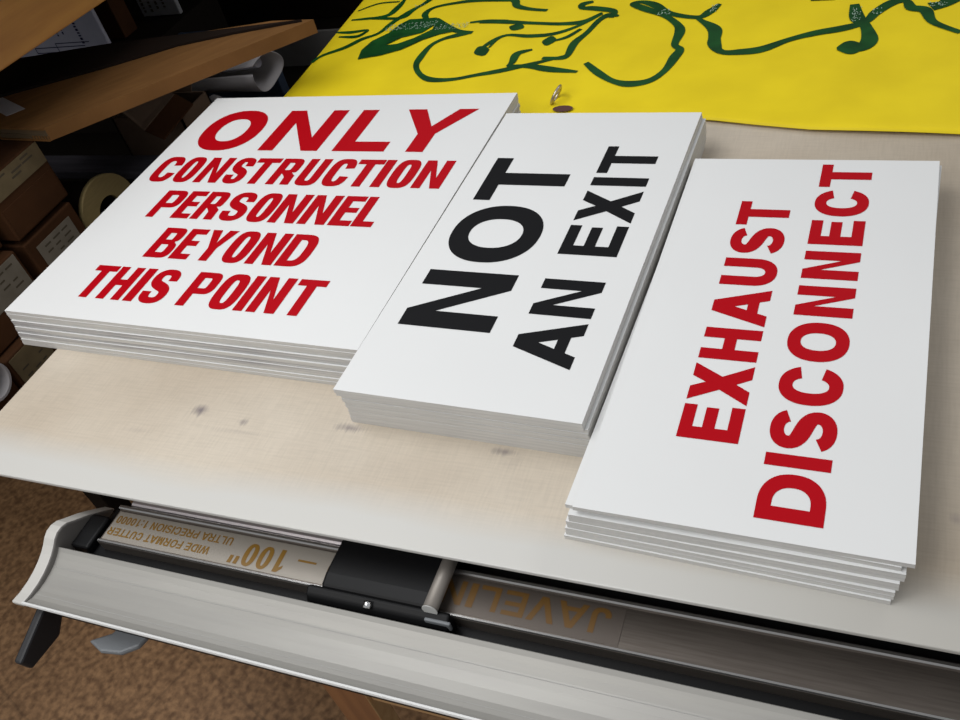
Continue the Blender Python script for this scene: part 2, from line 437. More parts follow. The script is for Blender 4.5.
ADV = dict(A=(722, 0, 718), C=(722, 47, 676), D=(738, 62, 700), E=(667, 73, 621), H=(722, 73, 648), I=(278, 54, 232), N=(722, 74, 645),
           O=(778, 43, 733), S=(667, 36, 627), T=(611, 21, 591), U=(722, 72, 644), X=(667, 3, 663), J=(556, 22, 480), V=(667, 0, 666), L=(611, 76, 582),
           P=(667, 73, 623), R=(722, 73, 710), M=(833, 73, 760), F=(611, 73, 575), W=(944, 3, 940), B=(722, 73, 670), Y=(667, 0, 665))
ADV['0'] = (556, 43, 513); ADV['1'] = (556, 60, 393); ADV['-'] = (400, 30, 370); ADV[':'] = (333, 98, 235); ADV['"'] = (474, 50, 420)
def layout(text, x0, x1):
    """spaces the letters so that the ink runs from x0 to x1"""
    pos, out = 0, []
    for ch in text:
        if ch == ' ': pos += 278; continue
        a, l, r = ADV[ch]; out.append((ch, pos+l, pos+r)); pos += a
    a, b = out[0][1], out[-1][2]; k = (x1-x0)/(b-a)
    return [(c, x0+(l-a)*k, x0+(r-a)*k) for c, l, r in out]

LEGX0, LEGX1, LEGY0, LEGY1 = -.612, -.547, -.06, -.033
BEAM_A = -8
STROKES = [(0.018, [(-1.1057, 1.0707), (-1.0945, 1.0984), (-1.0529, 1.1271), (-1.0285, 1.1603), (-0.9993, 1.1844), (-0.9862, 1.2336), (-0.9651, 1.2784), (-0.9393, 1.3136), (-0.9284, 1.3367)]), (0.015, [(-1.1103, 1.2014), (-1.0716, 1.1971), (-1.0371, 1.2024), (-1.0367, 1.1885), (-1.0504, 1.1745), (-1.094, 1.1792)]), (0.02, [(-1.1008, 1.2575), (-1.0213, 1.2666), (-1.0066, 1.3036), (-1.0052, 1.3482)]), (0.012, [(-1.1063, 1.3024), (-1.0676, 1.3342), (-1.0149, 1.3346)]), (0.014, [(-1.1008, 1.2575), (-1.0497, 1.2606), (-0.9735, 1.2509), (-0.9565, 1.2821), (-0.9371, 1.333)]), (0.022, [(-0.7741, 1.1592), (-0.7993, 1.1534), (-0.8309, 1.1396), (-0.8492, 1.1159), (-0.8537, 1.0704), (-0.8492, 1.0375), (-0.8262, 1.0041), (-0.796, 0.9842), (-0.7515, 0.9812), (-0.7044, 0.9916), (-0.6471, 1.0063), (-0.537, 1.0502)]), (0.018, [(-0.8973, 1.2226), (-0.9191, 1.258), (-0.9077, 1.285), (-0.8635, 1.2979), (-0.8078, 1.3042), (-0.7377, 1.292)]), (0.03, [(-0.8808, 1.2298), (-0.8158, 1.1726), (-0.7741, 1.1592)]), (0.018, [(-0.7947, 1.2028), (-0.7595, 1.2074), (-0.7131, 1.2043)]), (0.012, [(-0.7153, 1.0944), (-0.7091, 1.1268), (-0.6937, 1.146)]), (0.055, [(-0.7389, 1.0748), (-0.7139, 1.0902)]), (0.016, [(-0.7319, 1.0871), (-0.7173, 1.1201), (-0.6934, 1.1427), (-0.6441, 1.1343), (-0.5942, 1.1367), (-0.5513, 1.1615), (-0.5176, 1.2026)]), (0.018, [(-0.7726, 1.2005), (-0.7293, 1.2015), (-0.6501, 1.1866), (-0.5899, 1.1741), (-0.5453, 1.1758), (-0.5189, 1.2079)]), (0.035, [(-0.7003, 1.1792), (-0.6684, 1.1703)]), (0.045, [(-0.611, 1.1092), (-0.5837, 1.1092)]), (0.018, [(-0.5859, 1.1085), (-0.5642, 1.1188), (-0.5446, 1.1459)]), (0.02, [(-0.591, 1.0431), (-0.5558, 1.0382), (-0.5438, 1.0463), (-0.5423, 1.0926), (-0.528, 1.1294), (-0.5161, 1.1772), (-0.501, 1.1954), (-0.4822, 1.1879)]), (0.026, [(-0.5496, 1.2592), (-0.568, 1.2512), (-0.5662, 1.235), (-0.5446, 1.23), (-0.5062, 1.2165), (-0.4935, 1.2045), (-0.4955, 1.1826)]), (0.024, [(-0.8122, 1.311), (-0.7338, 1.2971), (-0.7127, 1.2662), (-0.68, 1.2486), (-0.6391, 1.2365)]), (0.024, [(-0.6515, 1.0169), (-0.6466, 1.0321), (-0.6473, 1.0648), (-0.6216, 1.0786)]), (0.026, [(-0.6521, 1.0188), (-0.6061, 1.0133), (-0.5632, 0.9984), (-0.5078, 0.9839)]), (0.026, [(-0.4997, 1.0138), (-0.47, 0.9786), (-0.4354, 0.9468), (-0.402, 0.9341), (-0.3699, 0.9426), (-0.351, 0.9742), (-0.3431, 1.0199), (-0.3394, 1.0456), (-0.3518, 1.0645), (-0.3517, 1.1098), (-0.3618, 1.139), (-0.392, 1.1764), (-0.4372, 1.2122), (-0.4644, 1.2365), (-0.4487, 1.2425), (-0.4209, 1.2252), (-0.3846, 1.1852), (-0.3301, 1.1617), (-0.3109, 1.1804), (-0.2976, 1.2079)]), (0.03, [(-0.3295, 1.1588), (-0.2952, 1.1127), (-0.2818, 1.0576), (-0.2697, 1.0348)]), (0.03, [(-0.3155, 1.1452), (-0.2885, 1.1118), (-0.2851, 1.0629), (-0.2666, 1.033), (-0.2349, 1.0301), (-0.2007, 1.0361), (-0.1607, 1.0644), (-0.12, 1.0852), (-0.0788, 1.0992), (-0.0466, 1.1171), (-0.0317, 1.1487), (-0.0081, 1.1797), (0.0126, 1.1816), (0.0216, 1.1559), (0.0422, 1.1435), (0.0549, 1.0999), (0.0936, 1.0597)]), (0.038, [(-0.0677, 1.1832), (-0.0602, 1.1331), (-0.0458, 1.1028), (-0.0369, 1.056), (-0.0455, 1.0302), (-0.0651, 1.0233), (-0.0799, 1.0309)]), (0.05, [(0.05, 1.1549), (0.0699, 1.1636), (0.0837, 1.1858)]), (0.03, [(-0.1406, 1.2112), (-0.1001, 1.2083)])]
LEAF = [(-0.9946, 1.07), (-1.0044, 1.1093), (-0.9977, 1.1482), (-0.9731, 1.1814), (-0.9638, 1.2169), (-0.948, 1.2382), (-0.8827, 1.2346), (-0.8599, 1.2135), (-0.8141, 1.1681), (-0.8477, 1.1587), (-0.8779, 1.1402), (-0.9103, 1.1048), (-0.9483, 1.0829)]
NOTCH = [(-0.9559, 1.1264), (-0.9327, 1.1565), (-0.8911, 1.1723), (-0.8743, 1.2017), (-0.8718, 1.1834), (-0.9016, 1.1514), (-0.9308, 1.13)]

# ------------------------------------------------------------------ camera
cam = bpy.data.cameras.new('camera'); co = bpy.data.objects.new('camera', cam); COL.objects.link(co)
R_ = Vector((0.91818224, 0.32909793, -0.22053557)); U_ = Vector((-0.08419926, 0.70608223, 0.70310621)); F_ = Vector((-0.38710705, 0.62701072, -0.67602196))
mw = Matrix(((R_.x, U_.x, -F_.x, 0), (R_.y, U_.y, -F_.y, -.43769437), (R_.z, U_.z, -F_.z, .775), (0, 0, 0, 1)))
co.matrix_world = mw
cam.sensor_width = 36; cam.lens = 913.2533*36/960; cam.clip_start = .02
SC.camera = co

# ------------------------------------------------------------------ setting
FZ = -.85
def struct(o): o['kind'] = 'structure'; return o
struct(box('floor', -4.2, 3.2, -2.6, 4.0, FZ-.05, FZ, M['floor']))
struct(box('wall_left', -4.3, -4.2, -2.6, 4.0, FZ, 1.9, M['wall']))
struct(box('wall_back', -4.2, 3.2, 4.0, 4.1, FZ, 1.9, M['wall']))

# ------------------------------------------------------------------ workbench under the board
wb = thing('workbench', 'timber workbench frame under the beige top and the cutter', 'workbench', (0, .5, FZ))
def wbx(n, x0, x1, y0, y1, z0, z1, m, lab=None, bevel=.002):
    o = box(n, x0, x1, y0-.5, y1-.5, z0-FZ, z1-FZ, m, wb, bevel)
    if lab: o['label'] = lab
    return o
wbx('leg', LEGX0, LEGX1, LEGY0, LEGY1, FZ, -.0945, [M['leg_red'], M['leg_pale']], 'reddish front leg with a paler side')
wb.children[0].data.polygons[3].material_index = 1
wbx('leg', 1.0, 1.06, LEGY0, LEGY1, FZ, -.0945, M['leg_red'])
wbx('leg', -.58, -.51, 1.52, 1.59, FZ, -.111, M['leg_red'])
wbx('leg', 1.0, 1.07, 1.52, 1.59, FZ, -.111, M['leg_red'])
wbx('rail', LEGX1, 1.0, LEGY0+.006, LEGY0+.027, -.300, -.225, M['leg_pale'], 'pale front rail')
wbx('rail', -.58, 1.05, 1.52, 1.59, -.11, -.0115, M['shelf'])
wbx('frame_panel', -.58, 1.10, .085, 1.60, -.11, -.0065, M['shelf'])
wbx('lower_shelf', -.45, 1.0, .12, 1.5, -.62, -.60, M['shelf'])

# ------------------------------------------------------------------ table top
TP = [(-1.1215, 0), (1.25, 0), (1.25, 1.75), (-1.097, 1.75), (-1.098, .95)]
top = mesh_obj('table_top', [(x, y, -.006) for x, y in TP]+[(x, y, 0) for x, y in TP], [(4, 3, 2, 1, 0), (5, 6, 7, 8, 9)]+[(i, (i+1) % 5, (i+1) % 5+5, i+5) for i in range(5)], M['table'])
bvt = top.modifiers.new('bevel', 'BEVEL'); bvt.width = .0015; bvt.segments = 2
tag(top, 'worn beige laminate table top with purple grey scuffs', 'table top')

# ------------------------------------------------------------------ sign boards
def board_mesh(w, l, t, edge, name):
    v, f = boxvf(0, w, 0, l, 0, t)
    me = bpy.data.meshes.new(name); me.from_pydata(v, [], f); me.update()
    me.materials.append(M['face']); me.materials.append(edge)
    for i, p in enumerate(me.polygons): p.material_index = 0 if i < 2 else 1
    return me

K1, K2, K3 = 1.014742, .987741, 1.009635
def cam_foot(x, y, k): return x*k, (y+.43769)*k-.43769
STACKS = [
    dict(n=11, x=-1.1618, y=.2219, a=-.0229, w=.6005, l=.5894, k=K1, h=.066, lab='red ONLY CONSTRUCTION PERSONNEL stack', g='boards under the construction personnel sign'),
    dict(n=11, x=-.5762, y=.1592, a=-.0291, w=.3095, l=.6092, k=K2, h=.066, lab='black NOT AN EXIT stack', g='boards under the black lettered sign'),
    dict(n=9, x=-.2479, y=.0451, a=-.0187, w=.3011, l=.5926, k=K3, h=.052, lab='red EXHAUST DISCONNECT stack', g='boards under the exhaust disconnect sign')]
for s in STACKS:
    s['x'], s['y'] = cam_foot(s['x'], s['y'], s['k']); s['w'] *= s['k']; s['l'] *= s['k']
STACKS[0]['w'] += .0022
ORD = ['top', 'second', 'third', 'fourth', 'fifth', 'sixth', 'seventh', 'eighth', 'ninth', 'tenth', 'eleventh', 'bottom']
OFF = [  # (dx, dy, turn) from the top board down
    [(0, 0, 0), (.0, -.0006, 0), (-.001, .0002, .0005), (.001, -.002, 0), (-.001, -.001, .001), (.0, -.003, -.0005), (-.004, -.002, 0), (-.002, -.004, .001), (-.005, -.003, 0), (-.004, -.005, .001), (-.006, -.005, 0)],
    [(0, 0, 0), (.0, .001, -.001), (.004, .003, -.001), (.0035, .0025, -.002), (.004, .004, 0), (.003, .004, -.002), (.0035, .005, .001), (.0025, .005, -.001), (.001, .006, -.001), (.0, .006, 0), (-.001, .007, 0)],
    [(0, 0, 0), (-.010, .0055, -.022), (-.006, -.002, -.006), (-.0065, -.002, -.006), (-.010, -.0025, -.014), (-.010, -.0020, -.014), (-.0125, -.0030, -.019), (-.0130, -.0030, -.020), (-.015, -.0045, -.021)]]
heads = []
for si, s in enumerate(STACKS):
    t = s['h']/s['n']
    me = board_mesh(s['w'], s['l'], t-.00012, M['edge'], 'sign_board')
    md = board_mesh(s['w'], s['l'], t-.00012, M['dirty_edge'], 'sign_board')
    for k in range(s['n']):
        dx, dy, da = OFF[si][k]
        o = bpy.data.objects.new('sign_board', md if (si == 0 and k in (3, 4, 6, 7)) else me); COL.objects.link(o)
        o.location = (s['x']+dx, s['y']+dy, s['h']-(k+1)*t+.00006); o.rotation_euler = (0, 0, s['a']+da)
        if k == 0:
            heads.append(o)
            tag(o, ['white square sign board reading ONLY CONSTRUCTION PERSONNEL BEYOND THIS POINT in red',
                    'white sign board reading NOT AN EXIT in black capitals',
                    'white sign board reading EXHAUST DISCONNECT in red capitals'][si], 'sign')
        else:
            nm = 'bottom' if k == s['n']-1 else ORD[k]+' from the top'
            tag(o, 'white sign board, %s of the %s' % (nm, s['lab']), 'sign', s['g'])

# sign 1 : condensed red capitals with a wide ONLY
h1 = heads[0]; ZT = .006+.0003; SK[0] = K1
lettering('lettering', [('O', .0455, .1685), ('N', .1963, .3140), ('L', .3420, .4376), ('Y', .4275, .5550)], 0, .1225, .0305, .0275, 2.25, M['red'], h1, (0, .4195, ZT), 0.0, 'wide red word ONLY')
lettering('lettering', [('C', .0235, .0700), ('O', .0748, .1150), ('N', .1231, .1706), ('S', .1775, .2170), ('T', .2180, .2640), ('R', .2681, .3117), ('U', .3190, .3590),
          ('C', .3665, .4095), ('T', .4100, .4560), ('I', .4576, .4743), ('O', .4806, .5215), ('N', .5265, .5735)], 0, .0705, .0155, .0125, 3.1, M['red'], h1, (0, .3258, ZT), .002, 'narrow red word CONSTRUCTION')
lettering('lettering', [('P', .0937, .1395), ('E', .1434, .1782), ('R', .1825, .2255), ('S', .2325, .2775), ('O', .2837, .3245), ('N', .3282, .3755), ('N', .3810, .4285), ('E', .4336, .4702), ('L', .4724, .5066)],
          0, .0703, .0155, .0125, 3.1, M['red'], h1, (0, .2318, ZT), .002, 'narrow red word PERSONNEL')
lettering('lettering', [('B', .1592, .2045), ('E', .2080, .2421), ('Y', .2475, .2955), ('O', .2994, .3410), ('N', .3457, .3920), ('D', .3966, .4430)],
          0, .0702, .0155, .0125, 3.1, M['red'], h1, (0, .1375, ZT), .004, 'narrow red word BEYOND')
lettering('lettering', [('T', .0965, .1395), ('H', .1429, .1868), ('I', .1933, .2103), ('S', .2155, .2605)],
          0, .0702, .0155, .0125, 3.1, M['red'], h1, (0, .0420, ZT), .008, 'narrow red word THIS')
lettering('lettering', [('P', .2875, .3325), ('O', .3385, .3815), ('I', .3855, .4011), ('N', .4067, .4524), ('T', .4580, .5030)],
          0, .0702, .0155, .0125, 3.1, M['red'], h1, (0, .0425, ZT), .008, 'narrow red word POINT')
# sign 2
h2 = heads[1]; ZT = .006+.0003; SK[0] = K2
lettering('lettering', [('N', .1185, .2250), ('O', .2450, .3680), ('T', .3795, .4840)], 0, .1262, .0292, .0260, 2.2, M['black_vinyl'], h2, (.1583, 0, ZT), math.pi/2, 'large black word NOT')
lettering('lettering', [('A', .0736, .1490), ('N', .1577, .2232)], 0, .0785, .0184, .0158, 2.2, M['black_vinyl'], h2, (.2730, 0, ZT), math.pi/2, 'black word AN')
lettering('lettering', [('E', .2720, .3335), ('X', .3406, .4107), ('I', .4218, .4412), ('T', .4515, .5180)], 0, .0785, .0184, .0158, 2.2, M['black_vinyl'], h2, (.2730, 0, ZT), math.pi/2, 'black word EXIT')
# sign 3
h3 = heads[2]; ZT = .052/9+.0003; SK[0] = K3
lettering('lettering', layout('EXHAUST', .1035, .4985), 0, .0608, .0158, .0131, 2.25, M['red'], h3, (.1390, 0, ZT), math.pi/2, 'red word EXHAUST')
lettering('lettering', layout('DISCONNECT', .0212, .5815), 0, .0600, .0158, .0131, 2.25, M['red'], h3, (.2262, 0, ZT), math.pi/2, 'red word DISCONNECT')

SK[0] = 1
# ------------------------------------------------------------------ yellow banner with green brush lines
def bz(x, y):
    return .0052+.0016*math.sin(5*x+3*y)+.0012*math.sin(11*x-7*y+1)+.0008*math.sin(23*x+17*y)
FE = [(-1.2, .90), (-1.0, .89), (-.75, .865), (-.52, .840), (-.40, .834), (-.266, .825), (-.19, .808), (-.11, .792), (0, .782), (.1, .775), (.4, .77), (1.3, .76)]
def fe(x):
    for (a, ya), (b, yb) in zip(FE, FE[1:]):
        if a <= x <= b: return ya+(yb-ya)*(x-a)/(b-a)
    return FE[-1][1]
def le(y): return -1.099-.018*min(max((y-.95)/.41, 0), 1)
NX, NY = 120, 46
v, f = [], []
for i in range(NX+1):
    s = i/NX
    for j in range(NY+1):
        if i < 6:                         # short drop over the left end of the table
            y = fe(-1.12)+(1.72-fe(-1.12))*j/NY
            x = le(y)-.004-.002*(6-i); z = bz(-1.124, 1.2)-.02*(6-i)+.001*math.sin(j*.7)
            if i == 5: x = le(y)-.0035; z = .0015
        else:
            t_ = (i-6)/(NX-6); y = fe(-1.1+2.3*t_)+(1.72-fe(-1.1+2.3*t_))*(j/NY)**1.1
            x = le(y)+(1.22-le(y))*t_
            z = bz(x, y)
            if j == 0: z = max(.0012, z-.0015)
        v.append((x, y, z))
for i in range(NX):
    for j in range(NY):
        a = i*(NY+1)+j; f.append((a, a+NY+1, a+NY+2, a+1))
ban = mesh_obj('vinyl_banner', v, f, M['yellow'], smooth=True)
tag(ban, 'yellow vinyl banner painted with dark green brush lines', 'banner')
sm = ban.modifiers.new('thick', 'SOLIDIFY'); sm.thickness = .0006; sm.offset = 1

STROKES.append((.058, [(-.084, 1.027), (-.043, 1.033)]))
def strokes_mesh():
    V, Fc = [], []
    lay = 0
    for w, pts in STROKES:
        n = len(pts); P = []
        for i, (x, y) in enumerate(pts):
            k = (.72 if w < .022 else .60)*(1+.22*math.sin(i*2.1+n))
            if i in (0, n-1) and w < .04: k *= .55
            P.append((x, y, w*k))
        if w >= .035 and n == 2:      # blob: round brush dab
            (xa, ya), (xb, yb) = pts
            P = [(xa+(xb-xa)*t, ya+(yb-ya)*t, w*max(.12, math.sin(math.pi*(.06+.88*t)))) for t in (0, .15, .35, .6, .85, 1)]
        P = [(x, y, w_*.8) for x, y, w_ in P] if w >= .035 and n == 2 else P
        Lf, Rt = stroke_outline(P, 8)
        lay += 1
        for side in (Lf, Rt):
            for x, y in side:
                V.append((x, y, bz(x, y)+.0016+.00001*lay))
        o = len(V)-2*len(Lf)
        for i in range(len(Lf)-1):
            q = (o+i, o+i+1, o+len(Lf)+i+1, o+len(Lf)+i)
            Fc.append(q)
    # filled leaf with a slit left yellow
    g = [[Vector((x, y, 0)) for x, y in LEAF], [Vector((x, y, 0)) for x, y in NOTCH]]
    o = len(V)
    for x, y in LEAF+NOTCH: V.append((x, y, bz(x, y)+.0024))
    for t in tessellate_polygon(g): Fc.append(tuple(i+o for i in t))
    return V, Fc
V, Fc = strokes_mesh()
dr = mesh_obj('painted_lines', V, Fc, M['green'], ban); dr['label'] = 'dark green brush drawing'
M['scuff'] = mat('pale_scraped_paint', (.30, .42, .33), .5)
# pale scraped patches on the paint
for (cx, cy, rx, ry, nn) in [(-.93, 1.205, .06, .014, 150), (-.83, 1.19, .035, .012, 80), (-.95, 1.31, .012, .02, 12), (-.395, 1.19, .012, .010, 30), (-.305, 1.19, .006, .014, 22), (-.062, 1.145, .007, .025, 34), (-.030, 1.15, .008, .010, 16), (.06, 1.162, .014, .007, 24)]:
    V, Fc = [], []
    for _ in range(nn):
        x = cx+random.uniform(-rx, rx); y = cy+random.uniform(-ry, ry); l = random.uniform(.0008, .0022); b = .0006
        z = bz(x, y)+.0030; o = len(V)
        V += [(x-b, y-l, z), (x+b, y-l, z), (x+b, y+l, z), (x-b, y+l, z)]; Fc.append((o, o+1, o+2, o+3))
    mesh_obj('scraped_patch', V, Fc, M['scuff'], ban)['kind'] = 'stuff'

# grommet lifting at the banner's front hem
V, Fc = [], []
Rm, rm = .0150, .0040
for i in range(40):
    a = 2*math.pi*i/40
    for j in range(10):
        b = 2*math.pi*j/10
        V.append(((Rm+rm*math.cos(b))*math.cos(a), (Rm+rm*math.cos(b))*math.sin(a), rm*.7*math.sin(b)))
for i in range(40):
    for j in range(10):
        Fc.append((i*10+j, ((i+1) % 40)*10+j, ((i+1) % 40)*10+(j+1) % 10, i*10+(j+1) % 10))
gr = mesh_obj('grommet', V, Fc, mat('dull_brass', (.50, .44, .36), .3, .8), ban, loc=(-.517, .888, .0185), rot=(0, math.radians(-62), math.radians(-8)), smooth=True)
gr['label'] = 'metal eyelet'
hl = mesh_obj('hem_hole', [(-.498+.018*math.cos(a*.5236), .858+.010*math.sin(a*.5236), bz(-.498, .858)+.004) for a in range(12)], [tuple(range(12))], mat('hole_shadow', (.10, .05, .045), .8), ban)

# ------------------------------------------------------------------ cutting bar along the front of the bench
CX0, CX1 = -.915, 1.15
cut = thing('cutting_bar', 'long aluminium wide format cutting bar below the table edge', 'cutter', (-.9, 0, -.1))
cut_off = Vector((.9, 0, .1))
def sh_(o):
    o.parent = cut; o.location = Vector(o.location)+cut_off; return o
# curved front tray
TR = [(-.1325, -.0600), (-.1300, -.0632), (-.122, -.0664), (-.110, -.0680), (-.098, -.0678), (-.086, -.0660), (-.076, -.0632), (-.068, -.0598), (-.0615, -.0560), (-.0570, -.0525)]
back = [(-.0555, -.0545), (-.060, -.060), (-.068, -.066), (-.080, -.0705), (-.098, -.073), (-.115, -.0725), (-.130, -.068), (-.1345, -.0615)]
tray = sh_(profile_x('front_tray', TR[::-1]+[(-.1338, -.0588)]+back[::-1], CX0, CX1, M['alu'], n=4))
tray['label'] = 'pale curved aluminium trough'
M['groove'] = mat('groove_shadow', (.33, .325, .31), .6)
for gy, gz in [(-.078, -.0638), (-.116, -.0673)]:
    sh_(box('groove_line', CX0+.003, CX1, gy-.0003, gy+.0003, gz-.0005, gz+.00035, M['groove']))
M['lip'] = mat('bright_lip', (.62, .62, .61), .4)
sh_(profile_x('front_lip', [(-.1350, -.0625), (-.1355, -.0600), (-.1345, -.0580), (-.1325, -.0578), (-.1312, -.0600), (-.1325, -.0625)], CX0, CX1, M['lip']))
# base plate and groove behind the tray
sh_(profile_x('base_plate', [(-.125, -.0745), (-.125, -.094), (.024, -.094), (.024, -.078), (-.050, -.078), (-.056, -.0745)], CX0+.02, CX1, M['black']))
sh_(box('rear_plate', -.858, CX1, .0245, .070, -.094, -.079, M['black']))
# track with its two ribs
sh_(profile_x('track', [(-.0345, -.078), (-.0345, -.0615), (-.0325, -.0592), (-.0300, -.0615), (.0145, -.0615), (.0165, -.0580), (.0190, -.0572), (.0215, -.0585), (.0225, -.078)], -.872, CX1, M['alu_dark']))
sh_(profile_x('track_rib', [(-.0345, -.0605), (-.0338, -.0585), (-.0316, -.0585), (-.0306, -.0605)], -.872, CX1, M['alu_bright']))
sh_(profile_x('track_rib', [(.0150, -.0578), (.0165, -.0562), (.0195, -.0562), (.0208, -.0578)], -.872, CX1, M['alu_bright']))
sh_(profile_x('rear_flange', [(.0245, -.078), (.0245, -.0615), (.027, -.0595), (.050, -.0595), (.052, -.078)], -.860, -.53, mat('pale_flange', (.50, .46, .47), .3, .6)))
# end casting at the left
cp = [(-.1355, -.0600), (-.120, -.0618), (-.105, -.0612), (-.0920, -.0590), (-.080, -.0553), (-.070, -.0510), (-.0610, -.0455), (-.054, -.0400), (-.046, -.0365), (-.037, -.0365), (-.028, -.0400), (-.018, -.0480),
      (.000, -.0616), (.020, -.080), (.034, -.094), (-.100, -.094), (-.118, -.078), (-.1345, -.0665)]
ec = sh_(profile_x('end_cap', cp, -.934, -.914, [M['cap'], mat('cap_inside', (.16, .15, .14), .6)], smooth=False))
bv = ec.modifiers.new('bevel', 'BEVEL'); bv.width = .003; bv.segments = 3; bv.limit_method = 'ANGLE'; bv.angle_limit = .9
nq = len(ec.data.polygons)
for p in ec.data.polygons:
    if p.normal.x > .9: p.material_index = 1
sh_(box('inner_block', -.914, -.884, -.045, .005, -.094, -.064, M['black'], bevel=.004))
# label strips on the track
M['sticker_l'] = mat('bright_label_strip', (.33, .30, .26), .4, .3)
s1 = sh_(box('label_strip', -.870, -.50, -.0290, .0130, -.0615, -.0609, M['sticker_l'], bevel=.0001))
s2 = sh_(box('label_strip', -.405, -.200, -.0290, .0130, -.0615, -.0609, M['sticker'], bevel=.0001))
PI = math.pi
def up(txt, xr, xl, ybase, h, sv, shh, m, par, n=2.4):
    """upside down line: starts at xr and runs towards -x, letter tops towards the viewer"""
    w = xr-xl
    L_ = layout(txt, 0, w)
    return lettering('lettering', L_, 0, h, sv, shh, n, m, par, (xr, ybase, -.0606), PI)
up('JAVELIN', -.213, -.400, .0090, .0290, .0062, .0052, M['gold_dk'], s2)
up('100"', -.600, -.677, .0040, .0300, .0062, .0045, M['gold'], s1)
up('-', -.561, -.586, .0030, .018, .003, .003, M['gold'], s1)
up('O', -.518, -.544, .0050, .027, .006, .005, M['gold'], s1)
up('WIDE FORMAT CUTTER', -.708, -.868, -.0110, .0110, .0022, .0020, M['gold'], s1)
up('ULTRA PRECISION 1:10000', -.684, -.866, .0068, .0110, .0020, .0018, M['gold'], s1)
# sliding carriage
ca = sh_(profile_x('carriage', [(.075, -.078), (.075, -.048), (.060, -.046), (-.020, -.046), (-.0345, -.049), (-.0390, -.056), (-.041, -.078)], -.536, -.398, M['black'], n=1))
b = ca.modifiers.new('bevel', 'BEVEL'); b.width = .004; b.segments = 3
skirt = profile_x('skirt', [(-.036, -.078), (-.036, -.050), (-.040, -.047), (-.048, -.052), (-.052, -.060), (-.052, -.078)], -.550, -.375, M['black'], ca)
b = skirt.modifiers.new('bevel', 'BEVEL'); b.width = .004; b.segments = 3
tube('bolt', (-.470, -.050, -.051), (-.470, -.043, -.048), .0052, M['chrome'], ca)
tube('rod', (-.396, -.040, -.043), (-.396, .055, -.043), .0084, M['rod'], ca)
tube('rod_end', (-.396, -.0405, -.043), (-.396, -.0415, -.043), .0088, mat('rod_face', (.5, .5, .48), .4), ca)
box('stop_tab', -.402, -.372, -.0495, -.0455, -.063, -.050, M['greyfoot'], ca, bevel=.0015)
# feet under the tray
ft = sh_(mesh_obj('support_foot', *(lambda P: ([(x, y, z) for x in (-.905, -.893) for y, z in P],
        [(0, 1, 2, 3, 4, 5), (11, 10, 9, 8, 7, 6)]+[(i, i+6, (i+1) % 6+6, (i+1) % 6) for i in range(6)]))([(-.100, -.070), (-.105, -.095), (-.138, -.122), (-.187, -.116), (-.192, -.094), (-.120, -.070)]), M['black_rub']))
ft['label'] = 'black foot under the left end'
b = ft.modifiers.new('bevel', 'BEVEL'); b.width = .003; b.segments = 2
CF = [(-.829, -.142), (-.804, -.151), (-.776, -.147), (-.758, -.134), (-.748, -.100), (-.748, -.07), (-.800, -.07), (-.797, -.108), (-.803, -.126)]
nC = len(CF)
cl = sh_(mesh_obj('clamp_foot', [(x, y, -.100) for x, y in CF]+[(x, y, -.108) for x, y in CF], [tuple(range(nC)), tuple(range(2*nC-1, nC-1, -1))]+[(i, i+nC, (i+1) % nC+nC, (i+1) % nC) for i in range(nC)], M['greyfoot']))
sh_(box('clamp_post', -.795, -.755, -.10, -.06, -.1005, -.092, M['greyfoot']))
cl['label'] = 'grey clamp foot'
b = cl.modifiers.new('bevel', 'BEVEL'); b.width = .003; b.segments = 2

# ------------------------------------------------------------------ storage rack at the left
SH = -.285
rack = thing('storage_rack', 'dark storage shelving left of the table holding cartons and rolls', 'shelving', (-2.2, 1.2, FZ))
def rk(n, x0, x1, y0, y1, z0, z1, m, lab=None, rz=0):
    o = box(n, x0+2.2, x1+2.2, y0-1.2, y1-1.2, z0-FZ, z1-FZ, m, rack, .003)
    if lab: o['label'] = lab
    return o
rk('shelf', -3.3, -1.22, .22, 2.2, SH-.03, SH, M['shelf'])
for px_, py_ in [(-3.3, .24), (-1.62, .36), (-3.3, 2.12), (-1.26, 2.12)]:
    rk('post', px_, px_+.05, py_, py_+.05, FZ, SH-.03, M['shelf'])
rk('shelf', -3.3, -1.25, .45, 2.2, .49, .52, M['shelf'])  # unseen upper shelf, added to keep light off the cartons below
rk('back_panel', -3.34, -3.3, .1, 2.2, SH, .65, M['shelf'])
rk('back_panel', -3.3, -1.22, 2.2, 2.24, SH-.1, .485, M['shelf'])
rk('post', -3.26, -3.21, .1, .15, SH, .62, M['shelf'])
rk('post', -2.3, -2.25, 2.12, 2.17, SH, .62, M['shelf'])

